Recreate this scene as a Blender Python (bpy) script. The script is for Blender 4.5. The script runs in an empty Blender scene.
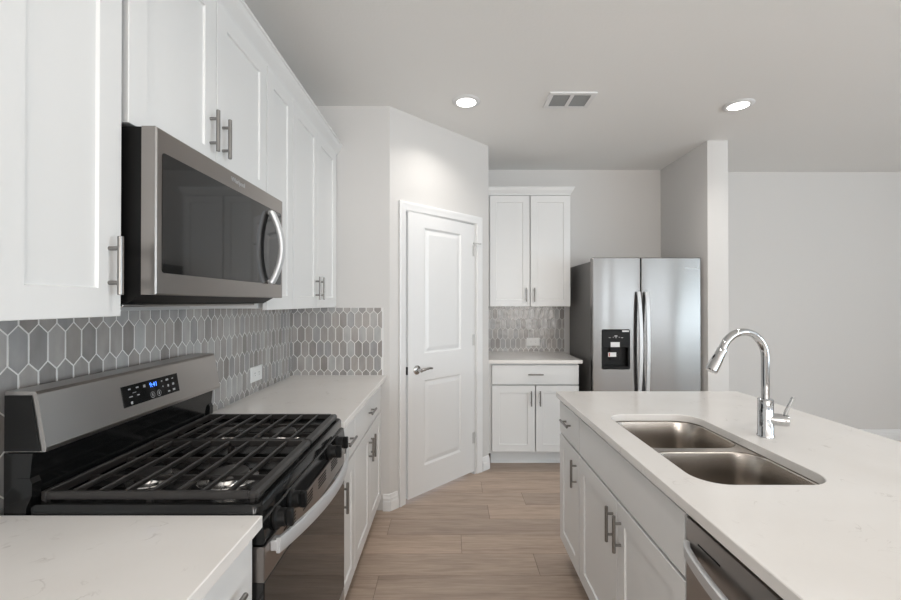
import bpy, bmesh, math, random
from mathutils import Vector, Matrix
random.seed(7)
R = math.radians
SC = bpy.context.scene
COL = SC.collection

# ---------------------------------------------------------------- camera
cam = bpy.data.cameras.new('camera')
cam.sensor_width = 36.0
cam.lens = 427.3 / 901 * 36.0
cam.clip_start = 0.02
cam_o = bpy.data.objects.new('camera', cam)
COL.objects.link(cam_o)
cam_o.location = (0, 0, 1.4075)
cam_o.rotation_euler = (R(90) + 0.0056, 0, 0)
SC.camera = cam_o

# ---------------------------------------------------------------- world, light, exposure
world = bpy.data.worlds.new('world')
SC.world = world
world.use_nodes = True
wb = world.node_tree.nodes['Background']
wb.inputs[0].default_value = (0.80, 0.89, 1.0, 1)
wb.inputs[1].default_value = 1.0
SC.view_settings.view_transform = 'Standard'
SC.view_settings.look = 'None'
SC.view_settings.gamma = 1.0
SC.view_settings.use_curve_mapping = False
SC.view_settings.exposure = 0.15

def area(name, loc, rot, sx, sy, power, color):
    l = bpy.data.lights.new(name, 'AREA')
    l.shape = 'RECTANGLE'; l.size = sx; l.size_y = sy
    l.energy = power; l.color = color
    o = bpy.data.objects.new(name, l); COL.objects.link(o)
    o.location = loc; o.rotation_euler = rot
    return o

DAY = (0.75, 0.90, 1.0)
# daylight through the window openings of the rear and living side walls
for x in (-0.1, 2.2):
    area('window_daylight', (x, -4.97, 1.45), (R(146), 0, 0), 1.5, 1.9, 108, (1.0, 0.955, 0.905))
for x in (4.3, 5.0, 5.8):
    area('window_daylight', (x, -4.97, 1.45), (R(112), 0, 0), 0.34, 1.9, 13, (0.84, 0.93, 1.0))
for y in (-2.9, -0.4):
    area('window_daylight', (6.17, y, 1.35), (0, R(135), 0), 1.9, 1.7, 84, DAY)

# ---------------------------------------------------------------- materials
def new_mat(name):
    m = bpy.data.materials.new(name); m.use_nodes = True
    nt = m.node_tree
    return m, nt, nt.nodes['Principled BSDF']

def plain(name, col, rough=0.5, metal=0.0, spec=0.5, coat=0.0, emit=None, es=0.0):
    m, nt, b = new_mat(name)
    b.inputs['Base Color'].default_value = (*col, 1)
    b.inputs['Roughness'].default_value = rough
    b.inputs['Metallic'].default_value = metal
    b.inputs['Specular IOR Level'].default_value = spec
    b.inputs['Coat Weight'].default_value = coat
    b.inputs['Coat Roughness'].default_value = 0.05
    if emit:
        b.inputs['Emission Color'].default_value = (*emit, 1)
        b.inputs['Emission Strength'].default_value = es
    return m

def N(nt, kind, **kw):
    n = nt.nodes.new(kind)
    for k, v in kw.items():
        if k.startswith('i_'):
            n.inputs[k[2:].replace('_', ' ')].default_value = v
        else:
            setattr(n, k, v)
    return n

def ramp(nt, pts):
    n = nt.nodes.new('ShaderNodeValToRGB')
    el = n.color_ramp.elements
    while len(el) < len(pts): el.new(0.5)
    for e, (p, c) in zip(el, pts):
        e.position = p; e.color = (*c, 1)
    return n

def bumped(m, scale, strength, dist=0.002, stretch=(1, 1, 1), detail=3):
    nt = m.node_tree; b = nt.nodes['Principled BSDF']
    tc = N(nt, 'ShaderNodeTexCoord'); mp = N(nt, 'ShaderNodeMapping')
    mp.inputs['Scale'].default_value = stretch
    nz = N(nt, 'ShaderNodeTexNoise'); nz.inputs['Scale'].default_value = scale; nz.inputs['Detail'].default_value = detail
    bp = N(nt, 'ShaderNodeBump'); bp.inputs['Strength'].default_value = strength; bp.inputs['Distance'].default_value = dist
    L = nt.links.new
    L(tc.outputs['Object'], mp.inputs[0]); L(mp.outputs[0], nz.inputs['Vector'])
    L(nz.outputs[0], bp.inputs['Height']); L(bp.outputs[0], b.inputs['Normal'])
    return m

WALL = bumped(plain('wall_paint', (0.66, 0.645, 0.63), 0.75), 160, 0.12, 0.001)
CEIL = bumped(plain('ceiling_paint', (0.88, 0.875, 0.86), 0.85), 70, 0.25, 0.003)
TRIMM = plain('trim_paint', (0.80, 0.80, 0.80), 0.35)
CAB = plain('cabinet_paint', (0.765, 0.765, 0.76), 0.38)
DARKGAP = plain('shadow_gap', (0.03, 0.03, 0.03), 0.7)
NICKEL = plain('brushed_nickel', (0.27, 0.26, 0.25), 0.34, 1.0)
CHROME = plain('chrome', (0.54, 0.545, 0.55), 0.05, 1.0)
SATIN = plain('satin_nickel', (0.55, 0.54, 0.53), 0.22, 1.0)
BLACKGLASS = plain('black_glass', (0.012, 0.012, 0.012), 0.04, 0, 0.55)
BLACKENAMEL = plain('black_enamel', (0.006, 0.006, 0.006), 0.13, 0, 0.35)
BLACKPL = plain('black_plastic', (0.008, 0.008, 0.008), 0.45, 0, 0.2)
CASTIRON = bumped(plain('cast_iron', (0.024, 0.022, 0.021), 0.36), 300, 0.2, 0.0005)
DARKSTEEL = plain('dark_steel_side', (0.10, 0.098, 0.096), 0.35, 0.3)
FRIDGESIDE = plain('grey_enamel', (0.16, 0.155, 0.15), 0.42, 0.2)
HINGE = plain('pale_nickel', (0.62, 0.62, 0.61), 0.4, 0.3)
WHITEPL = plain('white_plastic', (0.82, 0.82, 0.81), 0.3)
STICKER = plain('white_sticker', (0.75, 0.75, 0.75), 0.5)
REDSTICK = plain('red_sticker', (0.5, 0.12, 0.08), 0.5)
MARKING = plain('grey_marking', (0.42, 0.42, 0.42), 0.5)
BLUE = plain('blue_digits', (0.02, 0.06, 0.5), 0.4, emit=(0.06, 0.22, 1.0), es=2.6)
DIFF = plain('lamp_diffuser', (0.9, 0.9, 0.9), 0.5, emit=(1.0, 0.97, 0.92), es=6.0)
GROUT = plain('grout', (0.78, 0.77, 0.755), 0.7)

def steel(name, col, rough, aniso, axis='Z', streak=(1, 1, 120), amt=0.05):
    m, nt, b = new_mat(name)
    b.inputs['Base Color'].default_value = (*col, 1)
    b.inputs['Metallic'].default_value = 1.0
    b.inputs['Roughness'].default_value = rough
    b.inputs['Anisotropic'].default_value = aniso
    b.inputs['Anisotropic Rotation'].default_value = 0.25
    t = N(nt, 'ShaderNodeTangent', direction_type='RADIAL', axis=axis)
    tc = N(nt, 'ShaderNodeTexCoord'); mp = N(nt, 'ShaderNodeMapping')
    mp.inputs['Scale'].default_value = streak
    nz = N(nt, 'ShaderNodeTexNoise'); nz.inputs['Scale'].default_value = 6; nz.inputs['Detail'].default_value = 4
    mr = N(nt, 'ShaderNodeMapRange')
    mr.inputs['To Min'].default_value = rough - amt; mr.inputs['To Max'].default_value = rough + amt
    L = nt.links.new
    L(t.outputs[0], b.inputs['Tangent'])
    L(tc.outputs['Object'], mp.inputs[0]); L(mp.outputs[0], nz.inputs['Vector'])
    L(nz.outputs[0], mr.inputs['Value']); L(mr.outputs[0], b.inputs['Roughness'])
    return m

STEEL = steel('stainless_steel', (0.42, 0.40, 0.385), 0.30, 0.6, streak=(1, 1, 60), amt=0.03)
STEELF = bumped(steel('stainless_fridge', (0.265, 0.256, 0.248), 0.19, 0.9, streak=(1, 1, 40), amt=0.02), 1.5, 0.13, 0.03, (3.2, 1, 0.5), 0)
STEELD = steel('dark_stainless', (0.27, 0.25, 0.238), 0.30, 0.5, streak=(1, 1, 60), amt=0.03)
STEELM = steel('microwave_stainless', (0.33, 0.308, 0.292), 0.30, 0.6, streak=(1, 1, 60), amt=0.03)
SINKM = plain('sink_steel', (0.50, 0.46, 0.42), 0.27, 1.0)
BRIGHT = plain('bright_steel', (0.62, 0.63, 0.645), 0.45, 0.6)

def tile_mat():
    m, nt, b = new_mat('glazed_tile')
    g = N(nt, 'ShaderNodeNewGeometry')
    cr = ramp(nt, [(0.0, (0.27, 0.246, 0.23)), (0.3, (0.335, 0.332, 0.333)), (0.55, (0.36, 0.335, 0.315)), (0.8, (0.405, 0.385, 0.37)), (1.0, (0.45, 0.45, 0.45))])
    tc = N(nt, 'ShaderNodeTexCoord')
    nz = N(nt, 'ShaderNodeTexNoise'); nz.inputs['Scale'].default_value = 28; nz.inputs['Detail'].default_value = 4
    mp = N(nt, 'ShaderNodeMapping'); mp.inputs['Scale'].default_value = (1, 1, 0.35)
    mx = N(nt, 'ShaderNodeMix', data_type='RGBA', blend_type='MULTIPLY')
    mx.inputs[0].default_value = 0.6
    cr2 = ramp(nt, [(0.3, (0.72, 0.72, 0.72)), (0.7, (1.1, 1.1, 1.1))])
    bp = N(nt, 'ShaderNodeBump'); bp.inputs['Strength'].default_value = 0.45; bp.inputs['Distance'].default_value = 0.004
    nz2 = N(nt, 'ShaderNodeTexNoise'); nz2.inputs['Scale'].default_value = 22; nz2.inputs['Detail'].default_value = 1
    L = nt.links.new
    L(g.outputs['Random Per Island'], cr.inputs[0]); L(tc.outputs['Object'], mp.inputs[0]); L(mp.outputs[0], nz.inputs['Vector'])
    L(nz.outputs[0], cr2.inputs[0]); L(cr.outputs[0], mx.inputs[6]); L(cr2.outputs[0], mx.inputs[7]); L(mx.outputs[2], b.inputs['Base Color'])
    L(tc.outputs['Object'], nz2.inputs['Vector']); L(nz2.outputs[0], bp.inputs['Height']); L(bp.outputs[0], b.inputs['Normal'])
    b.inputs['Roughness'].default_value = 0.2
    b.inputs['Specular IOR Level'].default_value = 0.6
    return m
TILE = tile_mat()

def quartz():
    m, nt, b = new_mat('white_quartz')
    L = nt.links.new
    tc = N(nt, 'ShaderNodeTexCoord')
    n1 = N(nt, 'ShaderNodeTexNoise'); n1.inputs['Scale'].default_value = 2.2; n1.inputs['Detail'].default_value = 6; n1.inputs['Distortion'].default_value = 0.6
    c1 = ramp(nt, [(0.3, (0.765, 0.735, 0.705)), (0.7, (0.825, 0.80, 0.775))])
    n2 = N(nt, 'ShaderNodeTexNoise'); n2.inputs['Scale'].default_value = 7.5; n2.inputs['Detail'].default_value = 8; n2.inputs['Distortion'].default_value = 1.4
    c2 = ramp(nt, [(0.485, (0, 0, 0)), (0.5, (1, 1, 1)), (0.515, (0, 0, 0))])
    n3 = N(nt, 'ShaderNodeTexNoise'); n3.inputs['Scale'].default_value = 13; n3.inputs['Detail'].default_value = 2
    c3 = ramp(nt, [(0.56, (0, 0, 0)), (0.68, (1, 1, 1))])
    mul = N(nt, 'ShaderNodeMath', operation='MULTIPLY'); mul2 = N(nt, 'ShaderNodeMath', operation='MULTIPLY'); mul2.inputs[1].default_value = 0.55
    mx = N(nt, 'ShaderNodeMix', data_type='RGBA'); mx.inputs[7].default_value = (0.50, 0.46, 0.43, 1)
    for n in (n1, n2, n3): L(tc.outputs['Object'], n.inputs['Vector'])
    L(n1.outputs[0], c1.inputs[0]); L(n2.outputs[0], c2.inputs[0]); L(n3.outputs[0], c3.inputs[0])
    L(c2.outputs[0], mul.inputs[0]); L(c3.outputs[0], mul.inputs[1]); L(mul.outputs[0], mul2.inputs[0])
    L(mul2.outputs[0], mx.inputs[0]); L(c1.outputs[0], mx.inputs[6]); L(mx.outputs[2], b.inputs['Base Color'])
    b.inputs['Roughness'].default_value = 0.16
    return m
QUARTZ = quartz()

def planks():
    m, nt, b = new_mat('oak_planks')
    L = nt.links.new
    g = N(nt, 'ShaderNodeNewGeometry'); tc = N(nt, 'ShaderNodeTexCoord')
    mp = N(nt, 'ShaderNodeMapping'); mp.inputs['Scale'].default_value = (0.55, 7.0, 1)
    ad = N(nt, 'ShaderNodeVectorMath', operation='ADD')
    sc = N(nt, 'ShaderNodeVectorMath', operation='SCALE'); sc.inputs['Scale'].default_value = 37.0
    cx = N(nt, 'ShaderNodeCombineXYZ')
    L(g.outputs['Random Per Island'], cx.inputs[0]); L(g.outputs['Random Per Island'], cx.inputs[1]); L(g.outputs['Random Per Island'], cx.inputs[2])
    L(cx.outputs[0], sc.inputs[0]); L(tc.outputs['Object'], mp.inputs[0]); L(mp.outputs[0], ad.inputs[0]); L(sc.outputs[0], ad.inputs[1])
    n1 = N(nt, 'ShaderNodeTexNoise'); n1.inputs['Scale'].default_value = 2.6; n1.inputs['Detail'].default_value = 8; n1.inputs['Distortion'].default_value = 0.5; n1.inputs['Roughness'].default_value = 0.62
    n2 = N(nt, 'ShaderNodeTexNoise'); n2.inputs['Scale'].default_value = 14; n2.inputs['Detail'].default_value = 4
    L(ad.outputs[0], n1.inputs['Vector']); L(ad.outputs[0], n2.inputs['Vector'])
    c1 = ramp(nt, [(0.25, (0.33, 0.252, 0.20)), (0.45, (0.45, 0.352, 0.283)), (0.58, (0.50, 0.396, 0.322)), (0.78, (0.55, 0.44, 0.362))])
    L(n1.outputs[0], c1.inputs[0])
    cr = ramp(nt, [(0, (0.80, 0.79, 0.79)), (0.5, (0.97, 0.96, 0.95)), (1, (1.14, 1.10, 1.07))])
    L(g.outputs['Random Per Island'], cr.inputs[0])
    m1 = N(nt, 'ShaderNodeMix', data_type='RGBA', blend_type='MULTIPLY'); m1.inputs[0].default_value = 1.0
    L(c1.outputs[0], m1.inputs[6]); L(cr.outputs[0], m1.inputs[7])
    c2 = ramp(nt, [(0.35, (0.86, 0.85, 0.84)), (0.65, (1.05, 1.05, 1.05))]); L(n2.outputs[0], c2.inputs[0])
    m2 = N(nt, 'ShaderNodeMix', data_type='RGBA', blend_type='MULTIPLY'); m2.inputs[0].default_value = 1.0
    L(m1.outputs[2], m2.inputs[6]); L(c2.outputs[0], m2.inputs[7]); L(m2.outputs[2], b.inputs['Base Color'])
    b.inputs['Roughness'].default_value = 0.42
    return m
OAK = planks()
PLANKGAP = plain('plank_joint', (0.10, 0.07, 0.05), 0.8)

# ---------------------------------------------------------------- mesh helpers
class MB:
    def __init__(self): self.bm = bmesh.new()
    def faces(self, pts_faces):
        for f in pts_faces:
            self.bm.faces.new([self.bm.verts.new(p) for p in f])
    def box(self, x0, x1, y0, y1, z0, z1, bev=0.0, seg=1, edges=None):
        bm = self.bm
        v = [bm.verts.new((x, y, z)) for x in (x0, x1) for y in (y0, y1) for z in (z0, z1)]
        q = [(0, 1, 3, 2), (4, 6, 7, 5), (0, 4, 5, 1), (2, 3, 7, 6), (0, 2, 6, 4), (1, 5, 7, 3)]
        fs = [bm.faces.new([v[i] for i in f]) for f in q]
        if bev:
            es = set(e for f in fs for e in f.edges)
            if edges: es = [e for e in es if edges(e.verts[0].co, e.verts[1].co)]
            bmesh.ops.bevel(bm, geom=list(es), offset=bev, segments=seg, profile=0.5, affect='EDGES')
        return self
    def loft(self, loops, cap0=True, cap1=True, closed=True):
        bm = self.bm
        vs = [[bm.verts.new(p) for p in lp] for lp in loops]
        n = len(vs[0])
        for a, b in zip(vs, vs[1:]):
            for i in range(n if closed else n - 1):
                j = (i + 1) % n
                bm.faces.new((a[i], a[j], b[j], b[i]))
        if cap0: bm.faces.new(vs[0][::-1])
        if cap1: bm.faces.new(vs[-1])
        return self
    def rect_loft(self, x0, x1, z0, z1, steps, cap0=True, cap1=True):
        lps = []
        for ins, y in steps:
            lps.append([(x0 + ins, y, z0 + ins), (x1 - ins, y, z0 + ins), (x1 - ins, y, z1 - ins), (x0 + ins, y, z1 - ins)])
        return self.loft(lps, cap0, cap1)
    def cyl(self, p0, p1, r0, r1=None, seg=20, caps=True):
        r1 = r0 if r1 is None else r1
        return self.tube([p0, p1], [r0, r1], seg, caps)
    def tube(self, path, r, seg=14, caps=True, flat=None):
        P = [Vector(p) for p in path]; n = len(P)
        rs = r if isinstance(r, (list, tuple)) else [r] * n
        T = []
        for i in range(n):
            a = P[max(0, i - 1)]; b = P[min(n - 1, i + 1)]
            t = (b - a)
            T.append(t.normalized() if t.length > 1e-9 else Vector((0, 0, 1)))
        up = Vector((0, 0, 1)) if abs(T[0].z) < 0.9 else Vector((1, 0, 0))
        u = (up - T[0] * up.dot(T[0])).normalized()
        loops = []
        for i in range(n):
            u = (u - T[i] * u.dot(T[i])).normalized(); w = T[i].cross(u)
            ku, kw = flat if flat else (1, 1)
            loops.append([P[i] + (u * math.cos(2 * math.pi * k / seg) * ku + w * math.sin(2 * math.pi * k / seg) * kw) * rs[i] for k in range(seg)])
        return self.loft(loops, caps, caps)
    def lathe(self, prof, o=(0, 0, 0), axis=(0, 0, 1), seg=28):
        ax = Vector(axis).normalized(); up = Vector((1, 0, 0)) if abs(ax.x) < 0.9 else Vector((0, 1, 0))
        u = (up - ax * up.dot(ax)).normalized(); w = ax.cross(u); o = Vector(o)
        lps = [[o + ax * h + (u * math.cos(2 * math.pi * k / seg) + w * math.sin(2 * math.pi * k / seg)) * max(r, 1e-5) for k in range(seg)] for r, h in prof]
        return self.loft(lps)
    def prism(self, poly, z0, z1):
        return self.loft([[(x, y, z0) for x, y in poly], [(x, y, z1) for x, y in poly]])
    def plate(self, outer, holes, f, w0, w1, bev=0.0):
        """flat plate with holes: 2D loops (u, v), f maps (u, v, w) to 3D"""
        bm = self.bm
        def ins(lp, d):
            if not d: return lp
            n = len(lp); cx = sum(p[0] for p in lp) / n; cy = sum(p[1] for p in lp) / n; out = []
            hx = max(p[0] for p in lp) - cx; hy = max(p[1] for p in lp) - cy
            return [(cx + (p[0] - cx) * (hx - d) / hx, cy + (p[1] - cy) * (hy - d) / hy) for p in lp]
        tops, bots = [], []
        for k, lp in enumerate([outer] + holes):
            s = 1 if k == 0 else -1
            rings = [(ins(lp, s * bev), w0), (lp, w0 + bev), (lp, w1 - bev), (ins(lp, s * bev), w1)] if bev else [(lp, w0), (lp, w1)]
            vs = [[bm.verts.new(f(u, v, w)) for u, v in r] for r, w in rings]
            for a, b in zip(vs, vs[1:]):
                for i in range(len(a)):
                    j = (i + 1) % len(a); bm.faces.new((a[i], a[j], b[j], b[i]))
            bots.append(vs[0]); tops.append(vs[-1])
        for grp in (bots, tops):
            es = []
            for vs in grp:
                for i in range(len(vs)):
                    e = bm.edges.get((vs[i], vs[(i + 1) % len(vs)]))
                    es.append(e)
            bmesh.ops.triangle_fill(bm, use_beauty=True, use_dissolve=False, edges=es)
        return self
    def obj(self, name, mat, parent=None, loc=None, rotz=None, smooth=40, mats=None):
        bm = self.bm
        bmesh.ops.recalc_face_normals(bm, faces=bm.faces)
        me = bpy.data.meshes.new(name)
        bm.to_mesh(me); bm.free()
        if smooth:
            for p in me.polygons: p.use_smooth = True
            me.set_sharp_from_angle(angle=R(smooth))
        me.materials.append(mat)
        o = bpy.data.objects.new(name, me); COL.objects.link(o)
        if parent: o.parent = parent
        if loc: o.location = loc
        if rotz is not None: o.rotation_euler = (0, 0, rotz)
        return o

def strap(m, pts, axis, w, t):
    """bowed flat bar: width w along a fixed axis, thickness t across it"""
    A = Vector(axis); P = [Vector(p) for p in pts]; lps = []
    sec = [(-.5, -.25), (-.42, -.5), (.42, -.5), (.5, -.25), (.5, .25), (.42, .5), (-.42, .5), (-.5, .25)]
    for i, p in enumerate(P):
        T = (P[min(i + 1, len(P) - 1)] - P[max(i - 1, 0)]).normalized(); Nn = T.cross(A).normalized()
        lps.append([p + A * a * w + Nn * b * t for a, b in sec])
    return m.loft(lps)

def rrect(x0, x1, y0, y1, r, n=6):
    pts = []
    for cx, cy, a in ((x1 - r, y0 + r, -90), (x1 - r, y1 - r, 0), (x0 + r, y1 - r, 90), (x0 + r, y0 + r, 180)):
        for k in range(n + 1):
            t = R(a + 90 * k / n)
            pts.append((cx + r * math.cos(t), cy + r * math.sin(t)))
    return pts

def tag(o, label, cat, group=None):
    o['label'] = label; o['category'] = cat
    if group: o['group'] = group
    return o
def thing(name, label, cat, loc=(0, 0, 0), rotz=0, group=None):
    o = bpy.data.objects.new(name, None); COL.objects.link(o)
    o.empty_display_size = 0.05
    o.location = loc; o.rotation_euler = (0, 0, rotz)
    return tag(o, label, cat, group)
def struct(o):
    o['kind'] = 'structure'; return o
def text_mesh(name, body, size, mat, parent, loc, rot, depth=0.0006, space=1.0):
    cu = bpy.data.curves.new(name, 'FONT'); cu.body = body; cu.size = size; cu.extrude = depth
    cu.align_x = 'CENTER'; cu.align_y = 'CENTER'; cu.space_character = space
    t = bpy.data.objects.new(name, cu); COL.objects.link(t)
    me = bpy.data.meshes.new_from_object(t.evaluated_get(bpy.context.evaluated_depsgraph_get()))
    bpy.data.objects.remove(t); bpy.data.curves.remove(cu)
    me.name = name
    me.materials.clear(); me.materials.append(mat)
    o = bpy.data.objects.new(name, me); COL.objects.link(o)
    o.parent = parent; o.location = loc; o.rotation_euler = rot
    return o

# ---------------------------------------------------------------- key dimensions
XW, YE = -1.077, 2.90            # left wall plane, end wall plane
XL, XR, YR = -0.4137, 0.3239, 3.6376   # pantry corners (45 degree wall)
YB, YF = 4.30, 4.37              # kitchen back wall, living room far wall
H = 2.743
XD = -0.755                      # upper door faces
XB = -0.457                      # base door faces
S2 = math.sqrt(0.5)
X_END, Y_REAR = 6.2, -5.0

# ---------------------------------------------------------------- floor
def floor():
    m = MB(); m.box(XW, X_END, Y_REAR, YF, -0.05, -0.0012)
    base = struct(m.obj('floor', PLANKGAP, smooth=0))
    fixed = {0: 0.064, 1: -0.384, 2: 0.256, 3: 0.525, -1: 0.463, -2: -0.368}
    pm = MB(); g = 0.0009; W = 0.192
    k0 = int((Y_REAR - 2.403) / W) - 1
    for k in range(k0, 11):
        y0 = 2.403 + k * W; y1 = y0 + W
        a, b = max(y0, Y_REAR), min(y1, YF)
        if b - a < 0.01: continue
        j = fixed.get(k, random.uniform(-0.6, 0.6))
        xs = [j]
        x = j
        while x < X_END: x += 1.22; xs.append(x)
        x = j
        while x > XW: x -= 1.22; xs.insert(0, x)
        for p, q in zip(xs, xs[1:]):
            p, q = max(p, XW), min(q, X_END)
            if q - p < 0.01: continue
            pm.rect = None
            x0, x1, ya, yb = p + g, q - g, a + g, b - g
            e = 0.0012
            pm.loft([[(x0, ya, -0.0012), (x1, ya, -0.0012), (x1, yb, -0.0012), (x0, yb, -0.0012)],
                     [(x0 + e, ya + e, 0), (x1 - e, ya + e, 0), (x1 - e, yb - e, 0), (x0 + e, yb - e, 0)]], cap0=False)
    pm.obj('floor_planks', OAK, parent=base, smooth=0)
floor()

# ---------------------------------------------------------------- shell
def wall(name, *boxes, mat=WALL):
    m = MB()
    for b in boxes: m.box(*b)
    return struct(m.obj(name, mat, smooth=0))
wall('ceiling', (XW - 0.1, X_END + 0.1, Y_REAR - 0.1, YF + 0.1, H, H + 0.1), mat=CEIL)
wall('wall_left', (XW - 0.1, XW, Y_REAR - 0.1, YE + 0.1, 0, H))
def prism_wall(name, poly, z0=0, z1=H):
    m = MB(); m.prism(poly, z0, z1); return struct(m.obj(name, WALL, smooth=0))
TW = 0.115
prism_wall('wall_end', [(XW, YE), (XL, YE), (XL - TW * 0.414, YE + TW), (XW, YE + TW)])
# 45 degree pantry wall with a door opening, in its own frame: x along wall, y into pantry
PANT = struct(bpy.data.objects.new('wall_pantry', None)); COL.objects.link(PANT)
PANT.location = (XL, YE, 0); PANT.rotation_euler = (0, 0, R(45))
WL = (XR - XL) / S2
D0, D1, DH = 0.139, 0.865, 2.052      # opening
m = MB()
m.prism([(0, 0), (D0, 0), (D0, TW), (TW * 0.414, TW)], 0, H)
m.prism([(D1, 0), (WL, 0), (WL - TW * 0.414, TW), (D1, TW)], 0, H)
m.box(D0, D1, 0, TW, DH, H)
m.obj('pantry_wall_plaster', WALL, PANT, smooth=0)
prism_wall('wall_pantry_side', [(XR, YR), (XR, YB), (XR - TW, YB), (XR - TW, YR - TW * 0.414)])
wall('wall_back', (XR - TW, 2.2, YB, YB + 0.115, 0, H))
XA0, XA1, YA = 2.118, 2.292, 3.518
m = MB(); m.box(XA0, XA1, YA, YB, 0, H, 0.006, 2, edges=lambda a, b: abs(a.z - b.z) > 1 and a.y < YA + 0.01)
struct(m.obj('wall_alcove', WALL))
wall('wall_living', (XA0 + 0.05, X_END + 0.1, YF, YF + 0.115, 0, H))
def holed_wall(name, axis, at, t, a0, a1, openings):
    m = MB(); cur = a0; bs = []
    for (p, q, z0, z1) in openings:
        bs += [(cur, p, 0, H), (p, q, 0, z0), (p, q, z1, H)]; cur = q
    bs.append((cur, a1, 0, H))
    for (p, q, z0, z1) in bs:
        if axis == 'x': m.box(p, q, at, at + t, z0, z1)
        else: m.box(at, at + t, p, q, z0, z1)
    return struct(m.obj(name, WALL, smooth=0))
RO = [(x - w / 2, x + w / 2, 0.5, 2.4) for x, w in ((-0.1, 1.5), (2.2, 1.5), (4.3, 0.34), (5.0, 0.34), (5.8, 0.34))]
SO = [(y - 0.85, y + 0.85, 0.4, 2.3) for y in (-2.9, -0.4)]
holed_wall('wall_rear', 'x', Y_REAR - 0.1, 0.1, XW, X_END, RO)
holed_wall('wall_right', 'y', X_END, 0.1, Y_REAR - 0.1, YF + 0.1, SO)
n = 0
for (p, q, z0, z1) in RO:
    n += 1; m = MB(); y = Y_REAR - 0.07; w = 0.05
    m.box(p, p + w, y, y + .05, z0, z1).box(q - w, q, y, y + .05, z0, z1).box(p + w, q - w, y, y + .05, z0, z0 + w).box(p + w, q - w, y, y + .05, z1 - w, z1)
    m.box(p + w, q - w, y + .01, y + .04, (z0 + z1) / 2 - .02, (z0 + z1) / 2 + .02)
    struct(m.obj('window_%d' % n, TRIMM, smooth=0))
for (p, q, z0, z1) in SO:
    n += 1; m = MB(); x = X_END + 0.02; w = 0.05
    m.box(x, x + .05, p, p + w, z0, z1).box(x, x + .05, q - w, q, z0, z1).box(x, x + .05, p + w, q - w, z0, z0 + w).box(x, x + .05, p + w, q - w, z1 - w, z1)
    m.box(x + .01, x + .04, p + w, q - w, (z0 + z1) / 2 - .02, (z0 + z1) / 2 + .02)
    struct(m.obj('window_%d' % n, TRIMM, smooth=0))

# baseboards: profile (out, z)
BBP = [(0, 0), (0.016, 0), (0.016, 0.062), (0.012, 0.068), (0.012, 0.084), (0.008, 0.092), (0.006, 0.108), (0, 0.112)]
def baseboard(name, segs, parent=None):
    m = MB()
    for (a, b) in segs:               # runs from a to b with the room on the right-hand side
        a, b = Vector(a), Vector(b); d = (b - a).normalized(); nrm = Vector((d.y, -d.x))
        m.loft([[(p.x + nrm.x * o, p.y + nrm.y * o, z) for o, z in BBP] for p in (a, b)])
    o = m.obj(name, TRIMM, parent, smooth=0)
    return o
tl, tr = 0.077, 0.945
pt = lambda t: (XL + t * S2, YE + t * S2)
struct(baseboard('baseboard_end', [((XB + 0.001, YE), (XL + 0.007, YE))]))
struct(baseboard('baseboard_pantry', [((XL + 0.006 * 0, YE), pt(tl - 0.008)), (pt(tr + 0.011), (XR, YR))]))
struct(baseboard('baseboard_living', [((XA1, YF), (X_END, YF))]))
struct(baseboard('baseboard_alcove', [((XA0, YA), (XA1, YA)), ((XA1, YA), (XA1, YF))]))

# ---------------------------------------------------------------- pantry door
def casing():
    m = MB()
    # mitred casing profile, (inset from outer edge, height out of wall)
    prof = [(0, 0), (0, 0.017), (0.006, 0.019), (0.018, 0.017), (0.028, 0.013), (0.046, 0.012), (0.056, 0.010), (0.060, 0.006), (0.060, 0)]
    o0, o1, oz = tl, tr - 0.0, DH + 0.062
    st = []
    for ins, h in prof:
        st.append([(o0 + ins, -h, 0), (o0 + ins, -h, oz - ins), (o1 - ins, -h, oz - ins), (o1 - ins, -h, 0)])
    bm = m.bm
    vs = [[bm.verts.new(p) for p in s] for s in st]
    for a, b in zip(vs, vs[1:]):
        for i in range(3): bm.faces.new((a[i], a[i + 1], b[i + 1], b[i]))
    c = struct(m.obj('trim_1', TRIMM, smooth=30))
    c.location = (XL, YE, 0); c.rotation_euler = (0, 0, R(45))
    j = MB()
    j.box(D0 - 0.001, D0 + 0.003, 0.0, TW, 0, DH).box(D1 - 0.003, D1 + 0.001, 0.0, TW, 0, DH).box(D0, D1, 0.0, TW, DH - 0.003, DH)
    j.box(D0 + 0.003, D0 + 0.012, 0.05, TW - 0.01, 0, DH - 0.003).box(D1 - 0.012, D1 - 0.003, 0.05, TW - 0.01, 0, DH - 0.003)
    jj = struct(j.obj('trim_2', TRIMM, smooth=0)); jj.location = c.location; jj.rotation_euler = c.rotation_euler
casing()

def panel_leaf(m, x0, x1, z0, z1, y0, y1, panels, prof):
    xa, xb = panels[0][0], panels[0][1]
    m.box(x0, xa, y0, y1, z0, z1); m.box(xb, x1, y0, y1, z0, z1)
    zs = [z0]
    for (_, _, a, b) in panels: zs += [a, b]
    zs.append(z1)
    for i in range(0, len(zs), 2): m.box(xa, xb, y0, y1, zs[i], zs[i + 1])
    for (a, b, c, d) in panels: m.rect_loft(a, b, c, d, [(i, y0 + y) for i, y in prof] , cap0=False)

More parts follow.
